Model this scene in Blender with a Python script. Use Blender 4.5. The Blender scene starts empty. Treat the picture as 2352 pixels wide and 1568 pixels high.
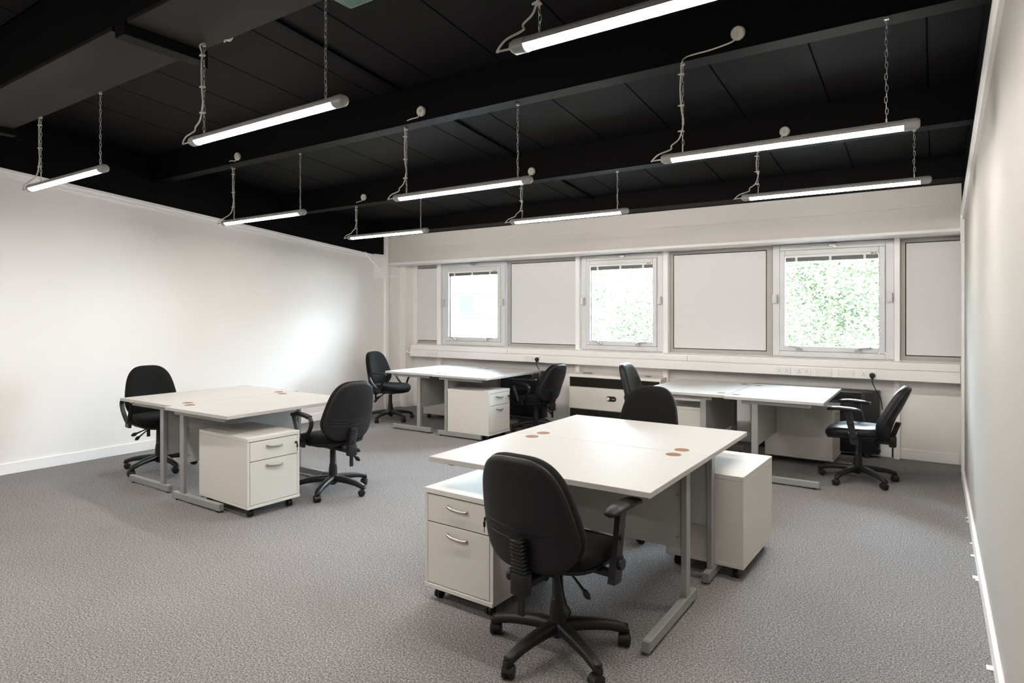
import bpy, bmesh, math, random
from math import sin, cos, pi, radians as R
from mathutils import Vector, Matrix
random.seed(7)
C = bpy.context.scene.collection
SC = bpy.context.scene

# ------------------------------------------------------------------ camera, world, sun, exposure
cd = bpy.data.cameras.new('camera'); cam = bpy.data.objects.new('camera', cd); C.objects.link(cam)
cd.sensor_width = 36.0
cd.lens = 36.0 * 1448.97 / 2352.0
cd.shift_y = -(784.0 - 720.14) / 2352.0
cam.location = (0, 0, 1.4597); cam.rotation_euler = (pi / 2, 0, 0.5899)
cd.clip_start = 0.02
SC.camera = cam
W = bpy.data.worlds.new('sky'); SC.world = W; W.use_nodes = True
bg = W.node_tree.nodes['Background']
bg.inputs[0].default_value = (0.74, 0.87, 1.0, 1); bg.inputs[1].default_value = 28.0
sd = bpy.data.lights.new('sun', 'SUN'); sd.energy = 6.0; sd.angle = R(1.0); sd.color = (1.0, 0.95, 0.86)
sun = bpy.data.objects.new('sun', sd); C.objects.link(sun)
sun.rotation_euler = Vector((0.25, 0.72, -0.65)).to_track_quat('-Z', 'Y').to_euler()
vs = SC.view_settings
SC.display_settings.display_device = 'sRGB'
vs.view_transform = 'Standard'; vs.look = 'None'; vs.gamma = 1.0; vs.use_curve_mapping = False
vs.exposure = 1.80
LAMP = 38.0
SC.cycles.max_bounces = 10; SC.cycles.diffuse_bounces = 6; SC.cycles.sample_clamp_indirect = 8.0
SC.cycles.caustics_reflective = False; SC.cycles.caustics_refractive = False

# ------------------------------------------------------------------ materials
def newmat(name):
    m = bpy.data.materials.new(name); m.use_nodes = True
    return m, m.node_tree, m.node_tree.nodes['Principled BSDF']
def lin(c): return tuple(((x / 255.0) / 12.92 if x / 255.0 <= 0.04045 else ((x / 255.0 + 0.055) / 1.055) ** 2.4) for x in c)
def mat(name, col, rough=0.5, metal=0.0, var=0.06, scale=8.0, bump=0.0, bscale=60.0, spec=0.5, sheen=0.0):
    m, nt, b = newmat(name)
    N, L = nt.nodes, nt.links
    tc = N.new('ShaderNodeTexCoord')
    no = N.new('ShaderNodeTexNoise'); no.inputs['Scale'].default_value = scale; no.inputs['Detail'].default_value = 4
    L.new(tc.outputs['Object'], no.inputs['Vector'])
    mx = N.new('ShaderNodeMix'); mx.data_type = 'RGBA'
    mx.inputs[6].default_value = tuple(c * (1 - var) for c in col) + (1,)
    mx.inputs[7].default_value = tuple(min(1, c * (1 + var)) for c in col) + (1,)
    L.new(no.outputs['Fac'], mx.inputs[0]); L.new(mx.outputs[2], b.inputs['Base Color'])
    b.inputs['Roughness'].default_value = rough; b.inputs['Metallic'].default_value = metal
    b.inputs['Specular IOR Level'].default_value = spec
    if sheen: b.inputs['Sheen Weight'].default_value = sheen
    if bump:
        n2 = N.new('ShaderNodeTexNoise'); n2.inputs['Scale'].default_value = bscale; n2.inputs['Detail'].default_value = 3
        L.new(tc.outputs['Object'], n2.inputs['Vector'])
        bp = N.new('ShaderNodeBump'); bp.inputs['Strength'].default_value = bump; bp.inputs['Distance'].default_value = 0.002
        L.new(n2.outputs['Fac'], bp.inputs['Height']); L.new(bp.outputs[0], b.inputs['Normal'])
    return m
M = {}
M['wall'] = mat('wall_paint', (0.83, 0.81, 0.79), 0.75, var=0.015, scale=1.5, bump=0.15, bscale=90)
M['wall_r'] = mat('dimmed_cream_wall_paint', (0.38, 0.36, 0.33), 0.75, var=0.015, scale=1.5, bump=0.15, bscale=90)  # cream paint with dimmer light put into its colour, offsetting the close lamps
M['fascia'] = mat('fascia_paint', (0.68, 0.65, 0.615), 0.7, var=0.03, scale=2.5, bump=0.2, bscale=40)
M['gloss_white'] = mat('white_gloss_paint', (0.90, 0.89, 0.88), 0.35, var=0.02, scale=3)
M['upvc'] = mat('white_plastic', (0.88, 0.87, 0.865), 0.4, var=0.01)
M['upvc_line'] = mat('plate_white_plastic', (0.84, 0.835, 0.82), 0.35, var=0.01)
M['black'] = mat('black_paint', (0.0024, 0.0022, 0.0021), 0.6, var=0.12, scale=3, bump=0.1, bscale=70, spec=0.08)
M['black_panel'] = mat('black_ceiling_board', (0.0060, 0.0058, 0.0059), 0.62, var=0.12, scale=2, bump=0.25, bscale=120, spec=0.1)
M['brown_board'] = mat('dark_brown_board', (0.0095, 0.0078, 0.006), 0.6, var=0.15, scale=2.2, spec=0.15)
M['alu'] = mat('window_aluminium', (0.68, 0.68, 0.685), 0.45, metal=0.12, var=0.05, scale=6)
M['alu_dull'] = mat('dull_aluminium', (0.42, 0.40, 0.375), 0.5, metal=0.2, var=0.08, scale=6)
M['infill'] = mat('white_infill_panel', (0.72, 0.715, 0.715), 0.5, var=0.01)
M['gasket'] = mat('black_gasket', (0.02, 0.018, 0.016), 0.6)
M['mfc'] = mat('white_melamine', (0.42, 0.41, 0.395), 0.4, var=0.012, scale=4, bump=0.03, bscale=300, spec=0.02)
M['mfc_cream'] = mat('off_white_melamine', (0.57, 0.55, 0.51), 0.38, var=0.012, scale=4, bump=0.03, bscale=300, spec=0.3)
M['edge'] = mat('edge_band', (0.72, 0.695, 0.64), 0.4, var=0.02)
M['silver'] = mat('silver_powder_coat', (0.30, 0.30, 0.295), 0.42, metal=0.3, var=0.03)
M['cap_grey'] = mat('grey_end_cap', (0.22, 0.22, 0.22), 0.5)
M['dark_plastic'] = mat('black_plastic', (0.0135, 0.0135, 0.014), 0.42, var=0.1, bump=0.08, bscale=400, spec=0.3)
M['shell'] = mat('textured_black_plastic', (0.016, 0.016, 0.017), 0.45, var=0.06, bump=0.15, bscale=500, spec=0.22)
M['fabric'] = mat('black_fabric', (0.0085, 0.0082, 0.008), 0.9, var=0.2, scale=300, bump=0.5, bscale=700, spec=0.1, sheen=0.03)
M['leather'] = mat('black_faux_leather', (0.010, 0.0105, 0.0125), 0.45, var=0.1, bump=0.2, bscale=350, spec=0.3)
M['chrome'] = mat('bright_steel', (0.72, 0.72, 0.72), 0.22, metal=1.0, var=0.02)
M['nickel'] = mat('brushed_nickel', (0.42, 0.39, 0.35), 0.35, metal=0.9, var=0.05)
M['grom'] = mat('brown_grommet', (0.17, 0.072, 0.018), 0.7, var=0.25, scale=120)
M['cable'] = mat('white_cable', (0.48, 0.45, 0.40), 0.5, var=0.03)
M['rose'] = mat('white_rose_plastic', (0.50, 0.475, 0.43), 0.45, var=0.03)
M['zinc'] = mat('zinc_chain', (0.62, 0.62, 0.62), 0.3, metal=0.9, var=0.05)
M['endcap'] = mat('lamp_end_cap_plastic', (0.26, 0.255, 0.245), 0.4, var=0.04)
M['green'] = mat('green_sign_plastic', (0.002, 0.085, 0.05), 0.4, var=0.05)
M['heater_black'] = mat('heater_black', (0.010, 0.010, 0.011), 0.35, var=0.05)
M['heater_white'] = mat('heater_cream_enamel', (0.74, 0.71, 0.66), 0.4, var=0.02)
M['slot'] = mat('dark_slot', (0.012, 0.010, 0.009), 0.7)
M['louvre'] = mat('brown_black_louvre', (0.035, 0.028, 0.022), 0.4)
M['slat'] = mat('blind_slat', (0.14, 0.14, 0.135), 0.45)
M['facade'] = mat('pale_render', (0.75, 0.75, 0.74), 0.8, var=0.04, scale=0.6)
M['facade_joint'] = mat('facade_joint', (0.020, 0.0205, 0.021), 0.9, spec=0.0)
M['facade_glass'] = mat('far_window_glass', (0.0215, 0.0235, 0.0245), 0.9, var=0.12, scale=0.8, spec=0.0)
M['bark'] = mat('bark', (0.16, 0.12, 0.08), 0.9, var=0.3, scale=12)
M['grass'] = mat('asphalt_ground', (0.16, 0.16, 0.165), 0.9, var=0.3, scale=3)
M['paint_fleck'] = mat('dried_white_paint', (0.8, 0.79, 0.76), 0.6)

def emis(name, col, s):
    m, nt, b = newmat(name)
    b.inputs['Base Color'].default_value = (0.8, 0.8, 0.8, 1)
    b.inputs['Emission Color'].default_value = col + (1,); b.inputs['Emission Strength'].default_value = s
    return m
M['lamp'] = emis('lit_diffuser', (1.0, 0.94, 0.875), LAMP)

def leaf_mat():
    m, nt, b = newmat('spring_leaves'); N, L = nt.nodes, nt.links
    tc = N.new('ShaderNodeTexCoord'); no = N.new('ShaderNodeTexNoise'); no.inputs['Scale'].default_value = 1.2; no.inputs['Detail'].default_value = 6
    L.new(tc.outputs['Object'], no.inputs['Vector'])
    cr = N.new('ShaderNodeValToRGB'); cr.color_ramp.elements[0].position = 0.3; cr.color_ramp.elements[1].position = 0.7
    cr.color_ramp.elements[0].color = (0.023, 0.031, 0.012, 1); cr.color_ramp.elements[1].color = (0.052, 0.060, 0.027, 1)
    L.new(no.outputs['Fac'], cr.inputs[0])
    tr = N.new('ShaderNodeBsdfTranslucent'); ms = N.new('ShaderNodeMixShader'); ms.inputs[0].default_value = 0.35
    L.new(cr.outputs[0], b.inputs['Base Color']); L.new(cr.outputs[0], tr.inputs[0]); b.inputs['Roughness'].default_value = 0.5
    L.new(b.outputs[0], ms.inputs[1]); L.new(tr.outputs[0], ms.inputs[2]); L.new(ms.outputs[0], N['Material Output'].inputs[0])
    return m
M['leaf'] = leaf_mat()
def glass_mat():
    m = bpy.data.materials.new('window_glass'); m.use_nodes = True; nt = m.node_tree; N, L = nt.nodes, nt.links
    N.remove(N['Principled BSDF'])
    t = N.new('ShaderNodeBsdfTransparent'); t.inputs[0].default_value = (0.93, 0.96, 0.95, 1)
    g = N.new('ShaderNodeBsdfGlossy'); g.inputs['Roughness'].default_value = 0.01
    f = N.new('ShaderNodeFresnel'); f.inputs[0].default_value = 1.45
    s = N.new('ShaderNodeMixShader'); L.new(f.outputs[0], s.inputs[0]); L.new(t.outputs[0], s.inputs[1]); L.new(g.outputs[0], s.inputs[2])
    L.new(s.outputs[0], N['Material Output'].inputs[0]); return m
M['glass'] = glass_mat()
def carpet_mat():
    m, nt, b = newmat('grey_loop_carpet'); N, L = nt.nodes, nt.links
    tc = N.new('ShaderNodeTexCoord')
    def noise(sc, det, ro=0.6):
        n = N.new('ShaderNodeTexNoise'); n.inputs['Scale'].default_value = sc; n.inputs['Detail'].default_value = det; n.inputs['Roughness'].default_value = ro
        L.new(tc.outputs['Object'], n.inputs['Vector']); return n
    a = noise(115, 3, 0.8); c = noise(330, 2); d = noise(1.3, 4)
    mx = N.new('ShaderNodeMix'); mx.data_type = 'FLOAT'; mx.inputs[0].default_value = 0.45
    L.new(a.outputs['Fac'], mx.inputs[2]); L.new(c.outputs['Fac'], mx.inputs[3])
    cr = N.new('ShaderNodeValToRGB'); e = cr.color_ramp.elements
    e[0].position = 0.38; e[0].color = (0.040, 0.0385, 0.039, 1)
    e[1].position = 0.63; e[1].color = (0.52, 0.495, 0.485, 1)
    k = cr.color_ramp.elements.new(0.5); k.color = (0.185, 0.175, 0.173, 1)
    L.new(mx.outputs[0], cr.inputs[0])
    m2 = N.new('ShaderNodeMix'); m2.data_type = 'RGBA'; m2.blend_type = 'MULTIPLY'; m2.inputs[0].default_value = 0.35
    c2 = N.new('ShaderNodeValToRGB'); c2.color_ramp.elements[0].color = (0.7, 0.7, 0.7, 1); c2.color_ramp.elements[0].position = 0.3; c2.color_ramp.elements[1].position = 0.7
    L.new(d.outputs['Fac'], c2.inputs[0]); L.new(cr.outputs[0], m2.inputs[6]); L.new(c2.outputs[0], m2.inputs[7])
    L.new(m2.outputs[2], b.inputs['Base Color']); b.inputs['Roughness'].default_value = 0.95; b.inputs['Specular IOR Level'].default_value = 0.1
    bp = N.new('ShaderNodeBump'); bp.inputs['Strength'].default_value = 0.4; bp.inputs['Distance'].default_value = 0.003
    L.new(mx.outputs[0], bp.inputs['Height']); L.new(bp.outputs[0], b.inputs['Normal'])
    return m
M['carpet'] = carpet_mat()

# ------------------------------------------------------------------ geometry helpers
class MB:
    def __init__(s): s.bm = bmesh.new()
    def box(s, x0, x1, y0, y1, z0, z1, bev=0.0, seg=1, M4=None):
        v = [s.bm.verts.new((x, y, z)) for z in (z0, z1) for y in (y0, y1) for x in (x0, x1)]
        f = [(0, 2, 3, 1), (4, 5, 7, 6), (0, 1, 5, 4), (2, 6, 7, 3), (0, 4, 6, 2), (1, 3, 7, 5)]
        fs = [s.bm.faces.new([v[i] for i in q]) for q in f]
        if bev:
            es = list({e for g in fs for e in g.edges})
            r = bmesh.ops.bevel(s.bm, geom=es, offset=bev, segments=seg, profile=0.5, affect='EDGES')
            v = list({w for w in v if w.is_valid} | set(r['verts']))
        if M4 is not None:
            for w in v: w.co = M4 @ w.co
        return s
    def hexa(s, P):
        v = [s.bm.verts.new(p) for p in P]
        for q in [(0, 2, 3, 1), (4, 5, 7, 6), (0, 1, 5, 4), (2, 6, 7, 3), (0, 4, 6, 2), (1, 3, 7, 5)]: s.bm.faces.new([v[i] for i in q])
        return s
    def loft(s, rings, close=True, cap0=True, cap1=True):
        V = [[s.bm.verts.new(p) for p in r] for r in rings]
        n = len(V[0])
        for a, b in zip(V[:-1], V[1:]):
            for i in range(n if close else n - 1):
                j = (i + 1) % n
                s.bm.faces.new((a[i], a[j], b[j], b[i]))
        if cap0: s.bm.faces.new(V[0][::-1])
        if cap1: s.bm.faces.new(V[-1])
        return s
    def tube(s, pts, r, n=8, closed=False, flat=None, up=None):
        P = [Vector(p) for p in pts]; m = len(P)
        T = []
        for i in range(m):
            a = P[(i - 1) % m] if (closed or i > 0) else P[i]; b = P[(i + 1) % m] if (closed or i < m - 1) else P[i]
            T.append((b - a).normalized())
        u = Vector(up) if up is not None else (Vector((0, 0, 1)) if abs(T[0].z) < 0.9 else Vector((1, 0, 0)))
        rings = []
        for i in range(m):
            t = T[i]; 
            if up is not None: u = Vector(up)
            u = (u - t * u.dot(t)).normalized(); w = t.cross(u)
            rr = r[i] if isinstance(r, (list, tuple)) else r
            ru, rw = (rr, rr) if flat is None else (rr, rr * flat)
            rings.append([P[i] + u * (ru * cos(2 * pi * k / n)) + w * (rw * sin(2 * pi * k / n)) for k in range(n)])
        if closed:
            rings.append(rings[0]); V = [[s.bm.verts.new(p) for p in q] for q in rings[:-1]]; V.append(V[0])
            for a, b in zip(V[:-1], V[1:]):
                for i in range(n): j = (i + 1) % n; s.bm.faces.new((a[i], a[j], b[j], b[i]))
        else: s.loft(rings)
        return s
    def lathe(s, prof, c=(0, 0, 0), ax='Z', n=20):
        def mp(r, h, a):
            x, y = r * cos(a), r * sin(a)
            q = {'Z': (x, y, h), 'Y': (x, h, y), 'X': (h, x, y)}[ax]
            return (c[0] + q[0], c[1] + q[1], c[2] + q[2])
        s.loft([[mp(max(r, 1e-4), h, 2 * pi * k / n) for k in range(n)] for r, h in prof]); return s
    def build(s, name, m, parent=None, smooth=True, ang=38):
        bmesh.ops.recalc_face_normals(s.bm, faces=s.bm.faces)
        me = bpy.data.meshes.new(name); s.bm.to_mesh(me); s.bm.free()
        me.materials.append(m)
        if smooth: me.shade_smooth(); me.set_sharp_from_angle(angle=R(ang))
        o = bpy.data.objects.new(name, me); C.objects.link(o)
        if parent is not None: o.parent = parent
        return o
def spline(pts, n=8, closed=False):
    P = [Vector(p) for p in pts]; m = len(P); out = []
    rng = range(m if closed else m - 1)
    for i in rng:
        g = (lambda k: P[k % m]) if closed else (lambda k: P[min(max(k, 0), m - 1)])
        a, b, c, d = g(i - 1), g(i), g(i + 1), g(i + 2)
        for k in range(n):
            t = k / n
            out.append(0.5 * ((2 * b) + (c - a) * t + (2 * a - 5 * b + 4 * c - d) * t * t + (3 * b - a - 3 * c + d) * t ** 3))
    if not closed: out.append(P[-1])
    return out
def thing(name, label, cat, loc=(0, 0, 0), rz=0.0, group=None):
    o = bpy.data.objects.new(name, None); C.objects.link(o); o.empty_display_size = 0.1
    o.location = loc; o.rotation_euler = (0, 0, rz); o['label'] = label; o['category'] = cat
    if group: o['group'] = group
    return o
def tag(o, label, cat, group=None):
    o['label'] = label; o['category'] = cat
    if group: o['group'] = group
    return o
def struct(name, mb, m, label=None, cat=None, parent=None, smooth=False):
    o = mb.build(name, m, parent, smooth)
    if parent is None:
        o['kind'] = 'structure'
        if label: o['label'] = label
        if cat: o['category'] = cat
    return o
def dup(root, loc, rz, label, group=None):
    r = root.copy(); C.objects.link(r); r.location = loc; r.rotation_euler = (0, 0, rz); r['label'] = label
    if group: r['group'] = group
    for ch in list(root.children):
        c = ch.copy(); C.objects.link(c); c.parent = r
        for g in list(ch.children):
            d = g.copy(); C.objects.link(d); d.parent = c
    return r

# ------------------------------------------------------------------ room shell
XL, XR, YB, YW = -7.0, 0.22, -4.5, 7.47
zc = lambda y: 3.5 - 0.1 * y            # underside of the sloping ceiling
zw = lambda y: 2.975 - 0.094 * y        # top of the white part of the side walls
struct('floor', MB().box(XL - .3, XR + .3, YB - .3, YW + .2, -.2, 0), M['carpet'], 'speckled mid-grey loop-pile carpet across the whole room', 'floor')
def sidewall(nm, x0, x1, lab, mm):
    m = MB(); m.hexa([(x0, YB - .2, 0), (x1, YB - .2, 0), (x0, YW + .2, 0), (x1, YW + .2, 0), (x0, YB - .2, zw(YB)), (x1, YB - .2, zw(YB)), (x0, YW + .2, zw(YW)), (x1, YW + .2, zw(YW))])
    w = struct(nm, m, mm, lab, 'wall')
    return w
wl = sidewall('wall_left', XL - .25, XL, 'long plain off-white wall with sloping top under the black band', M['wall'])
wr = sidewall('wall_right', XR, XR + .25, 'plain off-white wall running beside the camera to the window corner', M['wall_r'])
def band(nm, x0, x1, y1, par):
    m = MB(); m.hexa([(x0, YB - .2, zw(YB)), (x1, YB - .2, zw(YB)), (x0, y1, zw(y1)), (x1, y1, zw(y1)), (x0, YB - .2, 4.0), (x1, YB - .2, 4.0), (x0, y1, 4.0), (x1, y1, 4.0)])
    o = m.build(nm, M['black'], par, False); o['label'] = 'black painted upper band'; return o
band('upper_band', XL - .25, XL + .004, YW + .2, wl); band('upper_band', XR - .004, XR + .25, YW + .2, wr)
def coving(xa, xb, xc, y1, par):
    # small stepped timber coving following the slope
    for (x0, x1, d0, d1) in ((xa, xb, -.026, 0.0), (xa, xc, -.062, -.026)):
        m = MB(); m.hexa([(x0, YB, zw(YB) + d0), (x1, YB, zw(YB) + d0), (x0, y1, zw(y1) + d0), (x1, y1, zw(y1) + d0), (x0, YB, zw(YB) + d1), (x1, YB, zw(YB) + d1), (x0, y1, zw(y1) + d1), (x1, y1, zw(y1) + d1)])
        m.build('coving', M['gloss_white'], par, False)
coving(XL, XL + .032, XL + .018, 6.93, wl); coving(XR, XR - .032, XR - .018, 6.8, wr)
struct('wall_back', MB().box(XL - .25, XR + .25, YB - .2, YB, 0, 4.0), M['wall'], 'plain white wall behind the camera', 'wall')
# window wall: dado below the sill, fascia above, side pieces, posts
ww = struct('wall_window', MB().box(XL - .25, XR + .25, YW, YW + .15, -.2, .992), M['wall'], 'low white dado wall under the window strip', 'wall')
o = MB().box(XL - .25, XR + .25, YW + .012, YW + .15, 2.208, 4.0).build('upper_wall', M['wall'], ww, False)
o = MB().box(XL - .25, -6.88, 7.28, YW + .15, 0, 2.25).build('corner_pier', M['wall'], ww, False)
o = MB().box(-6.9, -6.8, 7.455, YW + .1, .95, 2.25).build('corner_panel', M['wall'], ww, False)
for a, b in ((-6.345, -6.268), (-3.947, -3.888), (-2.745, -2.683), (-.336, -.286)):
    MB().box(a, b, 7.40, YW + .05, 0, 2.24, .003).build('post', M['gloss_white'], ww, False)
fa = struct('trim_1', MB().box(XL, XR - .015, 7.0, YW + .02, 2.235, 2.64), M['fascia'], 'deep off-white painted fascia beam above the windows', 'fascia')
MB().box(XL, XR - .015, 6.985, 7.25, 2.205, 2.235, .002).build('soffit_board', M['gloss_white'], fa, False)
MB().box(XL + .1, XR - .02, 7.22, YW, 2.218, 2.2355).build('soffit_strip', M['upvc'], fa, False)
for x0, x1, zz in ((-6.4, -5.2, 2.452), (-5.2, -4.1, 2.449), (-4.25, -2.9, 2.455), (-2.9, -1.55, 2.452), (-1.7, -.6, 2.449), (-.7, .1, 2.453)):
    m = MB(); m.tube([(x0, 7.0, zz - .004), (x0 * .75 + x1 * .25, 7.0, zz), (x0 * .4 + x1 * .6, 7.0, zz - .003), (x1, 7.0, zz + .002)], [.0012, .0028, .002, .0012], 6)
    m.build('paint_ridge', M['fascia'], fa)
# sill
m = MB(); x0, x1 = -6.74, XR - .012
m.hexa([(x0, 7.285, .9), (x1, 7.285, .9), (x0, YW, .9), (x1, YW, .9), (x0, 7.285, .977), (x1, 7.285, .977), (x0, YW + .01, .992), (x1, YW + .01, .992)])
struct('trim_2', m, M['gloss_white'], 'white window sill running the length of the window wall', 'sill')
# baseboards
def bb(nm, x0, x1, y0, y1, lab, h=.105):
    return struct(nm, MB().box(x0, x1, y0, y1, 0, h, .004), M['gloss_white'], lab, 'baseboard')
b1 = bb('baseboard_left', XL, XL + .018, YB, 7.28, 'white baseboard along the long plain wall')
bb('baseboard_right', XR - .02, XR, YB, 6.76, 'white baseboard along the wall beside the camera', .095)
b2 = bb('baseboard_window', -6.88, XR - .02, YW - .018, YW, 'white baseboard below the window strip')
MB().box(-6.88, -6.862, 7.28, YW - .018, 0, .105, .003).build('return_board', M['gloss_white'], b2, False)
# right end stepped boxing with a bracket at the top
rb = struct('trim_3', MB().box(XR - .022, XR, 6.76, 6.83, 0, 2.33, .003), M['gloss_white'], 'narrow white stepped boxing in the window corner', 'boxing')
MB().box(XR - .014, XR, 6.83, 7.18, 0, 2.33).build('boxing_step', M['wall'], rb, False)
MB().box(XR - .03, XR, 6.74, 6.80, 2.08, 2.33, .004).build('bracket', M['gloss_white'], rb, False)
# left end steel post with diagonal brace and boxing
pt = struct('trim_4', MB().box(XL, XL + .05, 6.925, 6.99, 0, 2.64, .004), M['gloss_white'], 'slim white steel post at the end of the long wall', 'post')
MB().tube([(XL + .025, 6.955, 2.03), (XL + .025, 6.52, 2.36)], .022, 4).build('diagonal_brace', M['gloss_white'], pt, False)
MB().box(XL, XL + .03, 6.99, 7.22, 2.02, 2.05).build('cross_piece', M['gloss_white'], pt, False)
MB().box(XL, XL + .006, 6.72, 6.95, 2.0, 2.36).build('gusset', M['gloss_white'], pt, False)

# ceiling: backing deck, boards, beams
m = MB(); T = .02
m.hexa([(XL - .3, YB - .3, zc(YB - .3) + T), (XR + .3, YB - .3, zc(YB - .3) + T), (XL - .3, YW + .3, zc(YW + .3) + T), (XR + .3, YW + .3, zc(YW + .3) + T),
        (XL - .3, YB - .3, 4.2), (XR + .3, YB - .3, 4.2), (XL - .3, YW + .3, 4.2), (XR + .3, YW + .3, 4.2)])
ce = struct('ceiling', m, M['black'], 'sloping black ceiling of long boards between black beams', 'ceiling')
xs = [XR] + [-.035 - .594 * k for k in range(12)] + [XL]
cache = {}
for (ya, yb) in ((YB, 1.57), (1.97, 3.48), (3.6, 5.1), (5.24, 6.7)):
    for i in range(len(xs) - 1):
        w = xs[i] - xs[i + 1]; g = .006
        key = (ya, round(w, 3))
        if key not in cache:
            q = MB(); q.hexa([(-w / 2 + g, ya, zc(ya)), (w / 2 - g, ya, zc(ya)), (-w / 2 + g, yb, zc(yb)), (w / 2 - g, yb, zc(yb)),
                              (-w / 2 + g, ya, zc(ya) + T), (w / 2 - g, ya, zc(ya) + T), (-w / 2 + g, yb, zc(yb) + T), (w / 2 - g, yb, zc(yb) + T)])
            po = q.build('ceiling_board', M['black_panel'], ce, False); cache[key] = po
        else:
            po = cache[key].copy(); C.objects.link(po); po.parent = ce
        po.location.x = (xs[i] + xs[i + 1]) / 2
for (ya, yb) in ((YB, 1.57), (1.97, 3.48), (3.6, 5.1), (5.24, 6.7)):
    q = MB(); q.hexa([(-3.372, ya, zc(ya) - .022), (-3.328, ya, zc(ya) - .022), (-3.372, yb, zc(yb) - .022), (-3.328, yb, zc(yb) - .022), (-3.372, ya, zc(ya)), (-3.328, ya, zc(ya)), (-3.372, yb, zc(yb)), (-3.328, yb, zc(yb))])
    q.build('ceiling_conduit', M['black'], ce, False)
def beam(nm, ya, yb, zb, lab):
    bo = struct(nm, MB().box(XL, XR, ya, ya + .05, zb, zc(ya) + .02), M['black'], lab, 'beam')
    MB().box(XL, XR, ya - .004, yb, zb - .012, zb + .002, .002).build('flange', M['black'], bo, False)
    return bo
beam('trim_5', 3.48, 3.60, 2.885, 'black ceiling beam carrying the middle row of lamps')
beam('trim_6', 5.10, 5.24, 2.74, 'black ceiling beam carrying the lamps closest to the windows')
b3 = struct('trim_7', MB().box(XL, XR, 6.70, 6.75, 2.655, zc(6.7) + .02), M['black'], 'black beam just in front of the window fascia', 'beam')
MB().box(XL, XR, 6.696, 7.0, 2.643, 2.657).build('flange', M['black'], b3, False)
MB().box(XL, XR, 6.95, 7.03, 2.64, 3.0).build('beam_back', M['black'], b3, False)
b0 = struct('trim_8', MB().box(XL, XR, 1.585, 1.955, 2.955, zc(1.6) + .02), M['black'], 'wide boxed black beam with dark brown underside boards', 'beam')
for xa, xb in ((XL + .02, -6.22), (-6.10, -3.56), (-3.40, -.86), (-.70, XR)):
    MB().box(xa, xb, 1.57, 1.97, 2.932, 2.957, .002).build('underside_board', M['brown_board'], b0, False)
for xm in (-6.16, -3.48, -.78):
    q = MB().box(xm - .05, xm + .05, 1.572, 2.0, 2.885, 2.96, .003).box(xm + .02, xm + .028, 1.99, 2.03, 2.86, 2.96)
    q.build('cross_bar', M['black'], b0, False)

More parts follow.
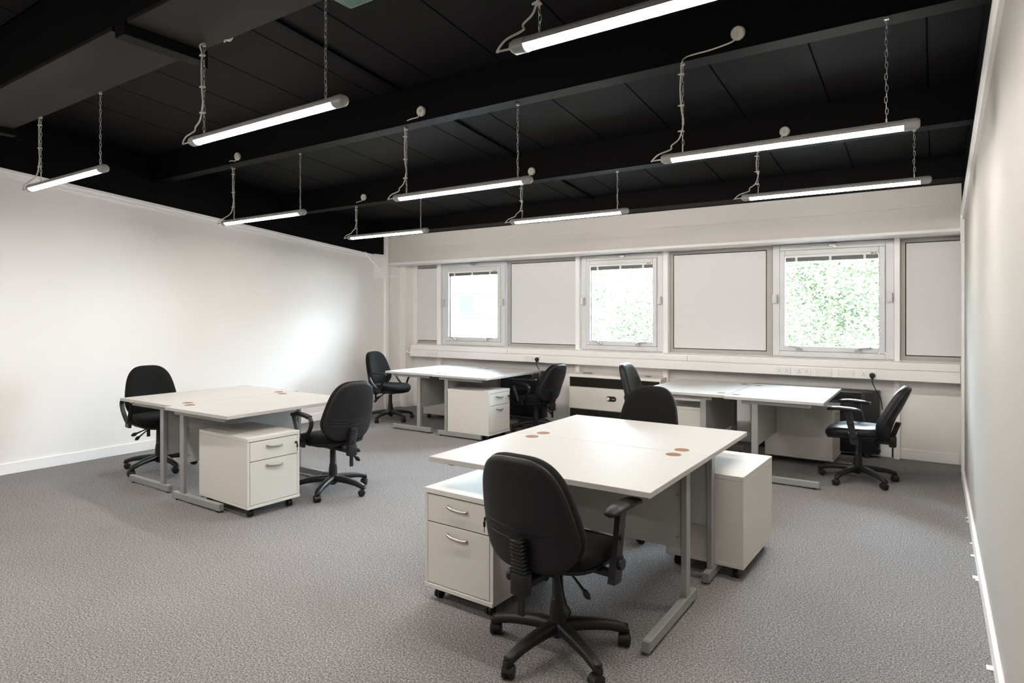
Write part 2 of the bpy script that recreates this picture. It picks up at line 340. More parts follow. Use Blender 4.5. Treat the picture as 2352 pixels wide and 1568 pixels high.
# ------------------------------------------------------------------ windows
def window(n, xa, xb, tilt, lab):
    z0, z1 = .992, 2.213
    m = MB(); y0, y1 = 7.43, 7.53; f = .074
    m.box(xa, xa + f, y0, y1, z0, z1, .004).box(xb - f, xb, y0, y1, z0, z1, .004).box(xa + f, xb - f, y0, y1, z1 - .064, z1, .004).box(xa + f, xb - f, y0, y1, z0, z0 + .06, .004)
    w = struct('window_%d' % n, m, M['alu'], lab, 'window')
    sa, sb, s0, s1 = xa + f + .002, xb - f - .002, z0 + .062, z1 - .066
    m = MB(); g = .054; yo = 7.418
    m.box(sa, sa + g, yo, 7.50, s0, s1, .005).box(sb - g, sb, yo, 7.50, s0, s1, .005).box(sa + g, sb - g, yo, 7.50, s1 - .054, s1, .005).box(sa + g, sb - g, yo, 7.50, s0, s0 + .054, .005)
    s = m.build('sash', M['alu'], w, False)
    ga, gb, g0, g1 = sa + g, sb - g, s0 + .054, s1 - .054
    MB().box(ga - .01, gb + .01, 7.474, 7.480, g0 - .01, g1 + .01).build('glass_pane', M['glass'], s, False)
    m = MB(); t = .004
    m.box(ga, ga + t, 7.455, 7.474, g0, g1).box(gb - t, gb, 7.455, 7.474, g0, g1).box(ga, gb, 7.455, 7.474, g0, g0 + t).box(ga, gb, 7.455, 7.474, g1 - t, g1)
    m.build('gasket', M['gasket'], s, False)
    # dark outline between frame and post
    m = MB(); m.box(xa - .006, xa, 7.45, 7.5, z0, z1).box(xa, xb, 7.45, 7.5, z1, z1 + .006); m.build('shadow_gap', M['gasket'], w, False)
    # pivot locks half way up either side, top catch, two stays below
    zm = (z0 + z1) / 2 + .02
    for xx in (xa + .004, xb - .062):
        MB().box(xx, xx + .052, 7.385, 7.432, zm - .05, zm + .05, .006, 2).box(xx + .038, xx + .05, 7.37, 7.386, zm - .038, zm + .038, .003).build('pivot_lock', M['alu'], w)
    xm = (xa + xb) / 2 + .02
    MB().box(xm - .035, xm + .035, 7.40, 7.43, z1 - .035, z1 - .01, .003).tube([(xm - .02, 7.40, z1 - .03), (xm + .04, 7.385, z1 - .05)], .006, 6).build('top_catch', M['chrome'], w)
    for xx, dx in ((sa + .2, -.11), (sb - .24, .12)):
        q = MB().box(xx - .03, xx + .03, 7.395, 7.42, s0 + .004, s0 + .03, .003)
        q.lathe([(.012, -.012), (.012, .012)], (xx - .012, 7.395, s0 + .03), 'Y', 10).lathe([(.01, -.012), (.01, .012)], (xx + .016, 7.39, s0 + .02), 'Y', 10)
        q.tube([(xx, 7.395, s0 + .036), (xx + dx, 7.40, s0 + .052)], .0065, 6)
        q.build('window_stay', M['chrome'], w)
    # raised venetian blind
    bl = thing('venetian_blind', '', 'blind', ((ga + gb) / 2, 7.437, g1 - .012), 0)
    hw = (gb - ga) / 2 - .004
    MB().box(-hw, hw, -.012, .012, -.012, .012, .002).build('headrail', M['upvc'], bl, False)
    q = MB()
    for k in range(7):
        z = -.02 - k * .0052; d = tilt * .5
        q.hexa([(-hw + .004, -.011, z - d - .0016), (hw - .004, -.011, z + d - .0016), (-hw + .004, .011, z - d - .0016), (hw - .004, .011, z + d - .0016),
                (-hw + .004, -.011, z - d + .0012), (hw - .004, -.011, z + d + .0012), (-hw + .004, .011, z - d + .0012), (hw - .004, .011, z + d + .0012)])
    q.box(-hw + .005, hw - .005, -.009, .009, -.054, -.012)
    st = q.build('slat_stack', M['slat'], bl, False)
    for xx in (-hw * .75, 0, hw * .72): MB().box(xx - .012, xx + .012, -.016, -.012, -.055, .012, .001).build('cord_clip', M['upvc'], bl, False)
    for ua, ub in ((.07, .045), (.035, .02)): MB().box(hw - ua, hw - ub, -.014, -.011, -.004, .004).build('end_slot', M['slot'], bl, False)
    return w, bl
_, bl1 = window(1, -6.259, -5.094, .010, 'aluminium pivot window looking out at a pale building')
_, bl2 = window(2, -3.872, -2.755, .012, 'aluminium pivot window between two white posts, foliage outside')
_, bl3 = window(3, -1.492, -.338, .002, 'aluminium pivot window above the black heater corner, foliage outside')
bl1['label'] = 'raised blind in the window that looks out at the pale building'
bl2['label'] = 'raised blind, slightly crooked, in the middle window between two posts'
bl3['label'] = 'raised blind in the window above the row of five sockets'
for b in (bl1, bl2, bl3): b['group'] = 'blinds at the three windows'
# white infill panels
def infill(n, xa, xb, lab, fl=.04, fr=.0):
    z0, z1 = .99, 2.213
    m = MB().box(xa + fl, xb - fr, 7.475, 7.53, z0, z0 + .045).box(xa + fl, xb - fr, 7.475, 7.53, z1 - .038, z1)
    if fl: m.box(xa, xa + fl, 7.474, 7.531, z0, z1)
    if fr: m.box(xb - fr, xb, 7.474, 7.531, z0, z1)
    w = struct('window_%d' % n, m, M['alu_dull'], lab, 'panel')
    a, b = xa + fl, xb - fr
    MB().box(a, b, 7.487, 7.53, z0 + .03, z1 - .03).build('gasket_line', M['gasket'], w, False)
    MB().box(a + (.010 if fl else 0), b - (.010 if fr else 0), 7.476, 7.51, z0 + .055, z1 - .048).build('infill_board', M['infill'], w, False)
infill(4, -5.085, -3.947, 'white blanking panel beside the pale building window', .062)
infill(5, -2.683, -1.500, 'wide white blanking panel between the two foliage windows', .042, .062)
infill(6, -.286, XR, 'white blanking panel in the corner by the boxing', .042)
infill(7, -6.80, -6.345, 'narrow white blanking panel in the corner by the conduit', 0)

# ------------------------------------------------------------------ trunking, sockets, plugs, conduit
tk = thing('cable_trunking', 'long white cable trunking under the window sill', 'trunking', (0, 7.28, .8))
MB().box(-6.76, XR - .012, -.012, .19, 0.0, .105, .004).build('trunking_body', M['upvc'], tk, False)
for xa, xb in ((-6.76, -4.95), (-4.945, -2.4), (-2.395, XR - .012)):
    MB().box(xa + .003, xb - .003, -.012, .004, .108, .172, .003).build('trunking_lid', M['upvc'], tk, False)
MB().box(-6.775, -6.752, -.014, .19, -.002, .11, .003).build('end_cap', M['upvc'], tk, False)
cp = spline([(-6.93, 7.325, 2.23), (-6.93, 7.325, 1.2), (-6.93, 7.325, .98), (-6.915, 7.32, .90), (-6.85, 7.31, .855), (-6.77, 7.30, .85)], 8)
cn = thing('conduit_pipe', 'white vertical conduit bending into the end of the trunking', 'conduit', (-6.93, 7.325, .8))
MB().tube([p - Vector((-6.93, 7.325, .8)) for p in cp], .0125, 10).build('pipe', M['gloss_white'], cn)
for zz in (.3, .95): MB().box(-.02, .02, -.004, .05, zz - .012, zz + .012, .003).build('pipe_saddle', M['gloss_white'], cn, False)
def socket(x, w, kind, lab):
    s = thing('wall_socket' if kind else 'blank_plate', lab, 'socket' if kind else 'plate', (x, 7.266, .845))
    MB().box(-w / 2, w / 2, -.009, .002, -.04, .04, .003, 2).build('faceplate', M['upvc_line'], s, False)
    MB().box(-w / 2 - .003, w / 2 + .003, -.002, .003, -.043, .043).build('mounting_frame', M['upvc'], s, False)
    if kind:
        for c in ([-w * .25, w * .25] if w > .1 else [0]):
            for dx, h2, za, zb in ((0, .003, .006, .016), (-.0105, .003, -.012, -.006), (.0105, .003, -.012, -.006)):
                MB().box(c + dx - h2, c + dx + h2, -.0096, -.008, za, zb).build('pin_hole', M['slot'], s, False)
        for c in ([-w * .08, w * .08] if w > .1 else []): MB().box(c - .006, c + .006, -.012, -.008, .016, .03, .002).build('rocker_switch', M['upvc_line'], s, False)
    else:
        for c in (-w * .4, w * .4): MB().lathe([(.0032, -.0098), (.0032, -.007)], (c, 0, 0), 'Y', 8).build('fixing_screw', M['nickel'], s, False)
    return s
socket(-6.415, .07, 0, 'small blank plate at the conduit end of the trunking')
socket(-6.28, .146, 1, 'double socket near the conduit end of the trunking')
socket(-4.63, .07, 0, 'square blank plate next to the socket with a black plug')
socket(-4.49, .146, 1, 'double socket with a black plug, above the bright desk pair by the building window')
socket(-1.352, .146, 1, 'first double socket in the row of five plates, farthest from the corner')
socket(-1.154, .146, 1, 'second double socket in the row of five plates, beside the blank plates')
socket(-.955, .15, 0, 'wide blank plate next to the second double socket')
socket(-.752, .15, 0, 'wide blank plate next to the socket with the black plug')
socket(-.555, .146, 1, 'double socket with a black plug, in the row of five plates')
def plug(x, z, path, lab):
    t = thing('power_cord', lab, 'cord', (x, 7.245, z))
    MB().lathe([(.012, -.026), (.024, -.022), (.027, -.008), (.027, .010)], (0, 0, 0), 'Y', 14).box(-.012, .012, -.02, .0, -.036, -.01, .003).build('plug', M['dark_plastic'], t)
    MB().tube(spline([(0, -.008, -.03)] + path, 8), .0042, 7).build('flex', M['dark_plastic'], t)
plug(-4.445, .845, [(.0, -.01, -.07), (.03, -.005, -.13), (.09, .0, -.2), (.13, .03, -.28), (.12, .09, -.42)], 'black plug and flex hanging behind the lowered chair')
plug(-.515, .842, [(.002, -.01, -.07), (.03, -.008, -.14), (.065, -.005, -.2), (.075, .0, -.24), (.085, .06, -.34)], 'black plug and flex hanging above the corner heater')

# ------------------------------------------------------------------ heaters
h = thing('convector_heater', 'wide cream wall heater with dark louvres and a round dial', 'heater', (-3.315, 7.2, 0))
hw = .615
MB().box(-hw, hw, .012, .235, .06, .66, .006).build('heater_body', M['heater_white'], h, False)
m = MB(); m.hexa([(-hw - .005, -.008, .65), (hw + .005, -.008, .65), (-hw - .005, .24, .65), (hw + .005, .24, .65), (-hw - .005, .012, .682), (hw + .005, .012, .682), (-hw - .005, .24, .695), (hw + .005, .24, .695)])
m.build('top_cover', M['heater_white'], h, False)
m = MB().box(-hw, -hw + .012, -.004, .02, .06, .66, .002).box(hw - .012, hw, -.004, .02, .06, .66, .002); m.build('side_trim', M['heater_white'], h, False)
def louvres(par, x0, x1, y, z0, z1, n, mm):
    MB().box(x0, x1, y + .012, y + .02, z0, z1).build('grille_backing', M['slot'], par, False)
    q = MB(); dz = (z1 - z0) / n
    for k in range(n):
        z = z0 + dz * (k + .5)
        q.hexa([(x0, y - .002, z - .003), (x1, y - .002, z - .003), (x0, y + .014, z + .002), (x1, y + .014, z + .002), (x0, y - .002, z - .0005), (x1, y - .002, z - .0005), (x0, y + .014, z + .0045), (x1, y + .014, z + .0045)])
    q.build('louvre_grille', mm, par, False)
louvres(h, -hw + .012, hw - .012, -.006, .528, .645, 9, M['louvre'])
louvres(h, -hw + .012, hw - .012, -.006, .07, .24, 12, M['louvre'])
MB().box(-hw + .012, hw - .012, -.006, .014, .246, .522, .003).build('front_panel', M['heater_white'], h, False)
def pill(x0, x1, z0, z1, y0, y1):
    r = (z1 - z0) / 2; zz = (z0 + z1) / 2; P = []
    for k in range(9): a = pi / 2 + pi * k / 8; P.append((x0 + r + r * cos(a), zz + r * sin(a)))
    for k in range(9): a = -pi / 2 + pi * k / 8; P.append((x1 - r + r * cos(a), zz + r * sin(a)))
    return MB().loft([[(x, y1, z) for x, z in P], [(x, y0, z) for x, z in P]])
pill(-.085, .05, .368, .432, -.012, -.005).build('dial_plate', M['heater_black'], h, False)
MB().lathe([(.021, -.012), (.021, -.026), (.017, -.03)], (-.055, 0, .40), 'Y', 18).build('dial_knob', M['upvc_line'], h)
MB().box(-.008, .03, -.0128, -.0118, .396, .402).build('dial_mark', M['upvc_line'], h, False)
for xx in (-.42, -.36, .43): MB().box(xx - .05, xx + .02, .1, .13, .69, .70, .003).build('heater_clip', M['cap_grey'], h, False)
def black_heater(x, lab):
    t = thing('panel_heater', lab, 'heater', (x, 7.29, 0)); hw = .62
    MB().box(-hw, hw, 0, .16, .045, .678, .010, 2).build('heater_body', M['heater_black'], t)
    louvres(t, -hw + .06, hw - .16, -.008, .575, .655, 6, M['heater_black'])
    MB().box(-hw + .06, -hw + .1, -.012, .0, .645, .66).box(-hw * .5, hw - .16, -.012, .0, .655, .66).build('vent_edge', M['cap_grey'], t, False)
    MB().box(hw - .125, hw - .05, -.004, .004, .578, .658, .002).build('control_window', M['slot'], t, False)
    MB().box(hw - .1, hw - .075, -.005, .0, .566, .572).build('badge', M['upvc_line'], t, False)
    MB().box(-hw + .02, hw - .07, -.004, .004, .553, .557).build('seam_line', M['cap_grey'], t, False)
    for xx in (-hw + .1, hw - .14): MB().box(xx, xx + .05, .0, .16, 0, .05, .004).build('foot', M['heater_black'], t, False)
    return t
black_heater(-1.075, 'black panel heater behind the desk pair near the corner, plug above it')
black_heater(-5.02, 'black panel heater behind the desk pair by the building window')

# ------------------------------------------------------------------ desks
def desk(x, y, rz, lab, s=.1, up=.11, dep=.8, L=1.19):
    """local X = length, -Y = user side, +Y = rear edge; s = distance foot end to rear edge, up = upright from foot end"""
    t = thing('office_desk', lab, 'desk', (x, y, 0), rz, 'white desks set back to back in pairs')
    h2 = dep / 2
    tp = MB().box(-L / 2, L / 2, -h2, h2, .705, .73, .0015).build('desktop', M['mfc'], t, False)
    for xx in (-.432, .432):
        g = MB().lathe([(.040, .7285), (.040, .7306), (.037, .7310), (.034, .7304)], (xx, h2 - .065, 0), 'Z', 28).build('grommet', M['grom'], tp); g['label'] = 'brown cable hole cover'
    pn = MB().box(-L / 2 + .065, L / 2 - .065, h2 - s - up - .009, h2 - s - up + .009, .295, .70, .001).build('modesty_panel', M['mfc'], t, False)
    for xx in (-L / 2 + .1, L / 2 - .1):
        for zz in (.35, .56): MB().lathe([(.007, -.004), (.007, .002)], (xx, h2 - s - up - .010, zz), 'Y', 10).build('screw_cap', M['cap_grey'], pn, False)
    yr = h2 - s; yu = yr - up
    for sx in (-1, 1):
        xa = sx * (L / 2 - .062); a, b = xa - .015, xa + .015
        MB().box(a, b, yu - .027, yu + .027, .06, .672, .003).box(a - .0, b, -h2 + .1, yr - .02, .670, .704, .002).box(a - .01, b + .01, -h2 + .085, -h2 + .125, .688, .705).build('leg', M['silver'], t, False)
        ft = MB().box(a - .003, b + .003, yr - .64, yr, .014, .064, .003).build('leg_foot', M['silver'], t, False)
        for ya, yb in ((yr - .645, yr - .63), (yr - .01, yr + .004)): MB().box(a - .0035, b + .0035, ya, yb, .0135, .0645, .003).build('end_cap', M['cap_grey'], ft, False)
        for yy in (yr - .60, yr - .04): MB().lathe([(.012, 0), (.012, .016)], (xa, yy, 0), 'Z', 10).build('glide', M['slot'], ft, False)
    return t
# front pair (long side parallel to the window wall)
desk(-1.556, 2.849, 0, 'white desk that the black chair with one visible T-arm is pushed up to', .055, .12)
desk(-1.556, 3.651, pi, 'white desk backing onto the frontmost desk, cabinet poking out at its end', .15, .095)
# pair by the long wall
desk(-5.438, 3.25, pi / 2 + pi, 'white desk by the long wall, dark fabric chair tucked in from the wall side', .14, .11, .84)
desk(-4.592, 3.19, pi / 2, 'white desk of the wall pair with a swivelled loop-arm chair', .03, .125, .84)
# pair under the building window
desk(-5.415, 6.38, -pi / 2, 'white desk with an empty loop-arm chair turned out beside the corner conduit', .085, .20, .81)
desk(-4.600, 6.345, pi / 2, 'white desk with a lowered loop-arm chair in front of a black heater', .05, .13, .81)
# pair by the corner
desk(-1.965, 6.34, -pi / 2, 'white desk of the corner pair, next to the cream heater', .10, .10, .8)
desk(-1.152, 6.29, pi / 2, 'white desk of the corner pair, with the leather chair', .12, .13, .8)

# ------------------------------------------------------------------ pedestals
def pedestal(x, y, rz, lab, dep=.6, w=.43):
    """local -Y = drawer front"""
    t = thing('drawer_pedestal', lab, 'cabinet', (x, y, 0), rz, 'white two-drawer mobile cabinets')
    a, d = w / 2, dep / 2; mm = M['mfc_cream']
    q = MB().box(-a, -a + .02, -d + .002, d, .09, .545, .001).box(a - .02, a, -d + .002, d, .09, .545, .001).box(-a + .02, a - .02, d - .016, d - .002, .09, .545).box(-a + .02, a - .02, -d + .03, d - .02, .09, .1)
    q.build('carcass', mm, t, False)
    MB().box(-a, a, -d - .002, d, .546, .572, .0015).build('cabinet_top', mm, t, False)
    MB().box(-a, a, -d - .004, d, .068, .089, .0015).build('base_board', mm, t, False)
    for z0, z1 in ((.405, .541), (.093, .400)):
        dr = MB().box(-a + .0225, a - .0225, -d + .001, -d + .02, z0, z1, .001).box(-a + .04, a - .04, -d + .02, d - .05, z0 + .02, z1 - .03).build('drawer', mm, t, False)
        zh = z1 - .052
        p = spline([(-.062, -d + .001, zh + .010), (-.06, -d - .010, zh + .010), (-.03, -d - .015, zh + .001), (.03, -d - .015, zh - .003), (.06, -d - .010, zh - .001), (.062, -d + .001, zh + .0)], 5)
        q = MB().tube(p, .0072, 8, flat=.6, up=(0, 0, 1)); q.build('handle', M['nickel'], dr)
        MB().box(-a + .0225, a - .0225, -d + .006, -d + .02, z1 - .0005, z1 + .0045).build('shadow_gap', M['slot'], dr, False)
    lk = MB().lathe([(.009, -d - .003), (.009, -d + .002)], (a - .035, 0, .487), 'Y', 12).build('lock', M['nickel'], t)
    MB().box(a - .037, a - .033, -d - .022, -d - .002, .478, .496).box(a - .041, a - .029, -d - .026, -d - .016, .45, .478, .003).box(a - .0365, a - .0335, -d - .022, -d - .02, .425, .452).build('key', M['dark_plastic'], lk, False)
    for sx in (-1, 1):
        for sy in (-1, 1):
            cx, cy = sx * (a - .055), sy * (d - .055)
            MB().lathe([(.02, -.019), (.026, -.015), (.026, -.003), (.018, -.002), (.018, .002), (.026, .003), (.026, .015), (.02, .019)], (cx, cy, .026), 'X', 16).box(cx - .018, cx + .018, cy - .018, cy + .018, .052, .069, .003).build('caster', M['dark_plastic'], t)
    return t
pedestal(-1.945, 2.735, -.03, 'white cabinet beside the black chair with a T-arm, drawers facing the camera', .6, .44)
pedestal(-1.07, 3.86, pi - .03, 'white cabinet sticking out past the end of the frontmost desk pair, plain back', .63, .44)
pedestal(-4.36, 2.895, pi / 2 - .04, 'white cabinet under the wall desk pair, both drawers and handles showing', .66, .43)
pedestal(-4.505, 6.012, pi / 2, 'white cabinet under the pair by the building window, drawers showing', .61, .43)
pedestal(-5.64, 6.86, -pi / 2, 'white cabinet half hidden behind the modesty panel, by the building window', .6, .43)
pedestal(-1.09, 6.83, pi / 2 - .03, 'white cabinet behind the leather chair under the corner desk pair', .61, .44)
pedestal(-2.10, 6.14, -pi / 2, 'white cabinet behind the dark chair back that rises over the front desks', .56, .43)

# ------------------------------------------------------------------ chairs
def superring(a, b, n, N, f):
    out = []
    for k in range(N):
        t = 2 * pi * k / N; c, s = cos(t), sin(t)
        out.append(f(a * math.copysign(abs(c) ** (2 / n), c), b * math.copysign(abs(s) ** (2 / n), s)))
    return out
def chair(x, y, face, base0, arms, lab, lift=0.0, tilt=.12, cover='fabric', bw=.222, bh=.245, bz=.0):
    """local +Y = the way the sitter faces; face = world heading in degrees; base0 = world angle of one base leg"""
    rz = R(face) - pi / 2
    t = thing('office_chair', lab, 'chair', (x, y, 0), rz, 'black office swivel chairs')
    cov = M[cover]; pl = M['dark_plastic']
    MB().lathe([(.020, .062), (.03, .07), (.042, .085), (.042, .125), (.034, .145)], n=20).build('base_hub', pl, t)
    for k in range(5):
        an = R(base0) - rz + 2 * pi * k / 5
        mt = Matrix.Rotation(an, 4, 'Z')
        prof = [(.02, .112, .030, .026), (.09, .114, .029, .024), (.16, .108, .026, .022), (.225, .098, .023, .020), (.28, .084, .022, .020), (.306, .074, .020, .018), (.322, .066, .012, .010)]
        rings = []
        for r, z, w, hh in prof:
            rings.append([mt @ Vector((r, w * q[0], z + hh * q[1])) for q in ((-.6, .95), (.6, .95), (1, .45), (1, -.6), (.7, -1), (-.7, -1), (-1, -.6), (-1, .45))])
        q = MB().loft(rings); c = mt @ Vector((.303, 0, 0))
        q.lathe([(.012, .048), (.017, .06), (.017, .09)], (c.x, c.y, 0), n=12)
        lg = q.build('base_leg', pl, t, ang=50)
        sw = an + random.uniform(-1.2, 1.2); ma = Matrix.Translation(c) @ Matrix.Rotation(sw, 4, 'Z')
        q = MB(); rg = []
        for xx, rr in ((-.027, .018), (-.024, .0255), (-.008, .0275), (-.006, .02), (.006, .02), (.008, .0275), (.024, .0255), (.027, .018)):
            rg.append([ma @ Vector((xx, -.008 + rr * cos(2 * pi * j / 18), .0275 + rr * sin(2 * pi * j / 18))) for j in range(18)])
        q.loft(rg)
        hd = []
        for xx in (-.022, .022): hd.append([ma @ Vector((xx, -.008 + .031 * cos(R(15 + 165 * j / 9)), .0275 + .029 * sin(R(15 + 165 * j / 9)))) for j in range(10)])
        q.loft(hd); q.build('caster', pl, lg)
    z0 = .40 + lift
    MB().lathe([(.036, .12), (.034, .2), (.030, .215), (.030, .23), (.026, .235), (.024, z0 - .05)], n=18).build('gas_lift_sleeve', pl, t)
    MB().lathe([(.014, z0 - .1), (.014, z0)], n=14).build('gas_piston', M['chrome'], t)
    # mechanism with levers
    me = MB().box(-.07, .07, -.12, .10, z0 - .035, z0 + .005, .008).box(-.028, .028, -.262, -.08, z0 - .045, z0 - .012, .005).build('mechanism', pl, t, False)
    for (a, b) in (((.06, -.02, z0 - .02), (.20, -.075, z0 - .085)), ((.05, -.06, z0 - .03), (.145, -.15, z0 - .14))):
        A, B = Vector(a), Vector(b); d = (B - A)
        MB().tube([A, A + d * .55, B - d * .22, B - d * .12, B, B + d * .08], [.006, .006, .008, .017, .015, .004], 8, flat=.7).build('lever', pl, me)
    # seat
    hs, ds = .238, .228
    def sz(yy): return -.030 * max(0, (yy - .06) / .17) ** 2 + .010 * max(0, (-yy - .08) / .15) ** 2
    rings = []
    for sc, z in ((.80, .428), (.93, .430), (.985, .442), (1.0, .462), (.985, .480), (.93, .494), (.75, .499), (.45, .496), (.15, .494)):
        rings.append(superring(hs * sc, ds * sc, 3.2, 44, lambda u, v, z=z: Vector((u * (1 - .06 * (v < 0) * abs(v) / ds), v + .02, z + lift + sz(v + .02)))))
    st = MB().loft(rings).build('seat', cov, t, ang=60)
    rings = []
    for sc, z in ((.55, .398), (.80, .402), (.945, .416), (.955, .432)):
        rings.append(superring(hs * sc, ds * sc, 3.0, 36, lambda u, v, z=z: Vector((u, v + .02, z + lift + sz(v + .02)))))
    MB().loft(rings).build('seat_shell', M['shell'], st, ang=60)
    # backrest
    zb = .70 + lift + bz; pivot = Vector((0, -.20, .45 + lift)); rt = Matrix.Rotation(tilt, 4, 'X')
    def back_pt(u, v, d):
        # u sideways, v up (about the centre), d forwards
        tt = v / bh
        wid = 1.03 - .28 * max(0, (tt + .45) / 1.45) ** 1.25 - .10 * max(0, (-.45 - tt) / .55) ** 2
        px = u * wid
        py = -.235 + d + .55 * px * px + .028 * math.exp(-((v + .11) / .12) ** 2) - .035 * max(0, tt) ** 2 
        p = Vector((px, py, zb + v))
        return pivot + rt @ (p - pivot)
    N = 56
    def ringb(sc, d): return superring(bw * sc, bh * sc, 3.5, N, lambda u, v: back_pt(u, v, d))
    bk = MB().loft([ringb(.975, -.004), ringb(.997, .008), ringb(1.0, .022), ringb(.985, .038), ringb(.93, .050), ringb(.75, .056), ringb(.45, .056), ringb(.12, .056)]).build('backrest', cov, t, ang=60)
    MB().loft([ringb(.955, .004), ringb(.985, -.004), ringb(.975, -.014), ringb(.90, -.024), ringb(.7, -.031), ringb(.4, -.034), ringb(.1, -.034)]).build('back_shell', M['shell'], bk, ang=60)
    for k, vz in enumerate((-.072, -.096, -.120)):
        pts = []
        for j in range(25):
            u = (-1 + 2 * j / 24) * bw * (.80 - .02 * k)
            s = abs(u) / bw; dd = -.0335 + .0035 * (s / .7) ** 2 if s < .7 else -.030 + .012 * ((s - .7) / .2)
            pts.append(back_pt(u, vz + .016 * s * s * 1.2, dd))
        MB().tube(pts, .0055, 6, flat=.9).build('back_crease', M['shell'], bk)
    # spine: bellows, clamp box, tail bar, knob
    yb = -.262
    q = MB(); nz = 9; top = pivot + rt @ (Vector((0, -.272, .565 + lift)) - pivot); bot = Vector((0, yb, .43 + lift))
    for k in range(nz):
        f = k / (nz - 1); c = bot.lerp(top, f); w = .033 - .003 * f
        q.box(c.x - w, c.x + w, c.y - .022, c.y + .02, c.z - .0055, c.z + .0055, .003)
        q.box(c.x - w * .8, c.x + w * .8, c.y - .017, c.y + .016, c.z - .009, c.z + .009)
    q.build('bellows', pl, t)
    bx = MB().box(-.038, .038, yb - .028, yb + .026, .335 + lift, .425 + lift, .010, 2).build('back_bracket', pl, t)
    MB().box(-.015, .015, yb - .006, yb + .006, .25 + lift, .34 + lift, .002).build('tail_bar', pl, bx, False)
    MB().lathe([(.012, -.038), (.022, -.044), (.026, -.052), (.026, -.066), (.018, -.072)], (0, yb + .012, .40 + lift), 'X', 12).build('clamp_knob', pl, bx)
    if not arms: return t
    for sx in (-1, 1):
        xa = sx * .272
        if arms == 'loop':
            zz = lift
            pts = [(xa, .135, .655 + zz), (xa, .08, .668 + zz), (xa, .0, .662 + zz), (xa, -.085, .652 + zz), (xa, -.125, .625 + zz), (xa, -.118, .575 + zz), (xa, -.07, .515 + zz), (xa - sx * .003, -.01, .462 + zz), (xa - sx * .004, .035, .448 + zz), (xa - sx * .002, .062, .475 + zz), (xa, .092, .545 + zz), (xa, .128, .62 + zz)]
            q = MB().tube(spline(pts, 4, True), .0105, 8, closed=True, flat=1.9, up=None)
            ar = q.build('armrest', pl, t, ang=60)
            q = MB().loft([[Vector((xa + w, yy, zt)) for w, zt in ((-.024, .664 + zz - dz), (-.02, .676 + zz - dz), (.02, .676 + zz - dz), (.024, .664 + zz - dz), (.018, .652 + zz - dz), (-.018, .652 + zz - dz))] for yy, dz in ((.15, .014), (.1, .003), (.03, .0), (-.05, .005), (-.1, .014))])
            q.build('arm_pad', pl, ar, ang=50)
            MB().box(xa - sx * .12 - .06, xa - sx * .12 + .06, -.005, .06, .405 + zz, .425 + zz, .004).box(xa - .014 - sx * .004, xa + .014 - sx * .004, -.02, .07, .405 + zz, .47 + zz, .006).build('arm_bracket', pl, ar, False)
        else:
            zz = lift; xb = sx * .285
            q = MB().loft([[Vector((xb + u, yc + v, z)) for u, v in ((-.016, -.03), (.016, -.03), (.019, 0), (.016, .03), (-.016, .03), (-.019, 0))] for z, yc in ((.375 + zz, -.015), (.385 + zz, -.012), (.47 + zz, .005))])
            ar = q.build('armrest', pl, t, ang=50)
            q = MB().loft([[Vector((xb + u, yc + v, z)) for u, v in ((-.012, -.026), (.012, -.026), (.014, 0), (.012, .026), (-.012, .026), (-.014, 0))] for z, yc in ((.46 + zz, .003), (.56 + zz, .022), (.655 + zz, .04))])
            q.box(xb + sx * .014, xb + sx * .022, .005, .025, .54 + zz, .56 + zz, .002)
            q.build('arm_upright', pl, ar, ang=50)
            rg = []
            for yy, w, dz, th in ((-.095, .014, -.012, .006), (-.088, .028, -.010, .013), (-.05, .038, -.003, .016), (.0, .040, .0, .017), (.07, .040, .002, .017), (.12, .037, -.002, .016), (.155, .026, -.010, .013), (.163, .012, -.014, .006)):
                rg.append([Vector((xb + w * cos(2 * pi * k / 14), .035 + yy, .668 + zz + dz + th * sin(2 * pi * k / 14))) for k in range(14)])
            MB().loft(rg).build('arm_pad', M['shell'], ar, ang=60)
            MB().box(min(xb, xb - sx * .17), max(xb, xb - sx * .17), -.03, .03, .395 + zz, .41 + zz, .003).build('arm_bracket', pl, ar, False)
            MB().lathe([(.02, 0), (.024, .006), (.024, .02)], (xb + sx * .012 if sx > 0 else xb - .032, .0, .45 + zz), 'X', 12).build('arm_knob', pl, ar)
    return t
chair(-1.357, 2.382, 86, 43, 'T', 'black fabric chair with T-arms at the frontmost desk, seen from behind', 0.0, .10, bw=.238, bz=-.035)
chair(-6.07, 3.09, -7, 0, 'loop', 'dark fabric chair facing out from the long plain wall, loop arm showing', .02, .10, bw=.228)
chair(-4.10, 3.485, 172, 9, 'loop', 'black chair with loop arms swivelled beside the wall pair cabinet, back shell showing', 0.0, .16)
chair(-6.217, 6.28, 5, -81, 'loop', 'black loop-arm chair turned out in the far corner by the conduit', .0, .12)
chair(-4.14, 6.72, 172, 20, 'loop', 'lowered black loop-arm chair in front of the black heater, plug flex behind it', -.06, .26)
chair(-2.60, 6.64, 2, 40, 'T', 'black chair against the cream heater, mostly hidden by the front chair back', -.03, .12, 'leather')
chair(-.556, 6.27, 178, -116, 'T', 'black faux-leather chair leaning back near the corner, T-arms raised', -.01, .28, 'leather', bz=-.055)
chair(-1.69, 4.06, 270, 10, None, 'dark fabric chair back rising behind the front desk pair', .0, .08)

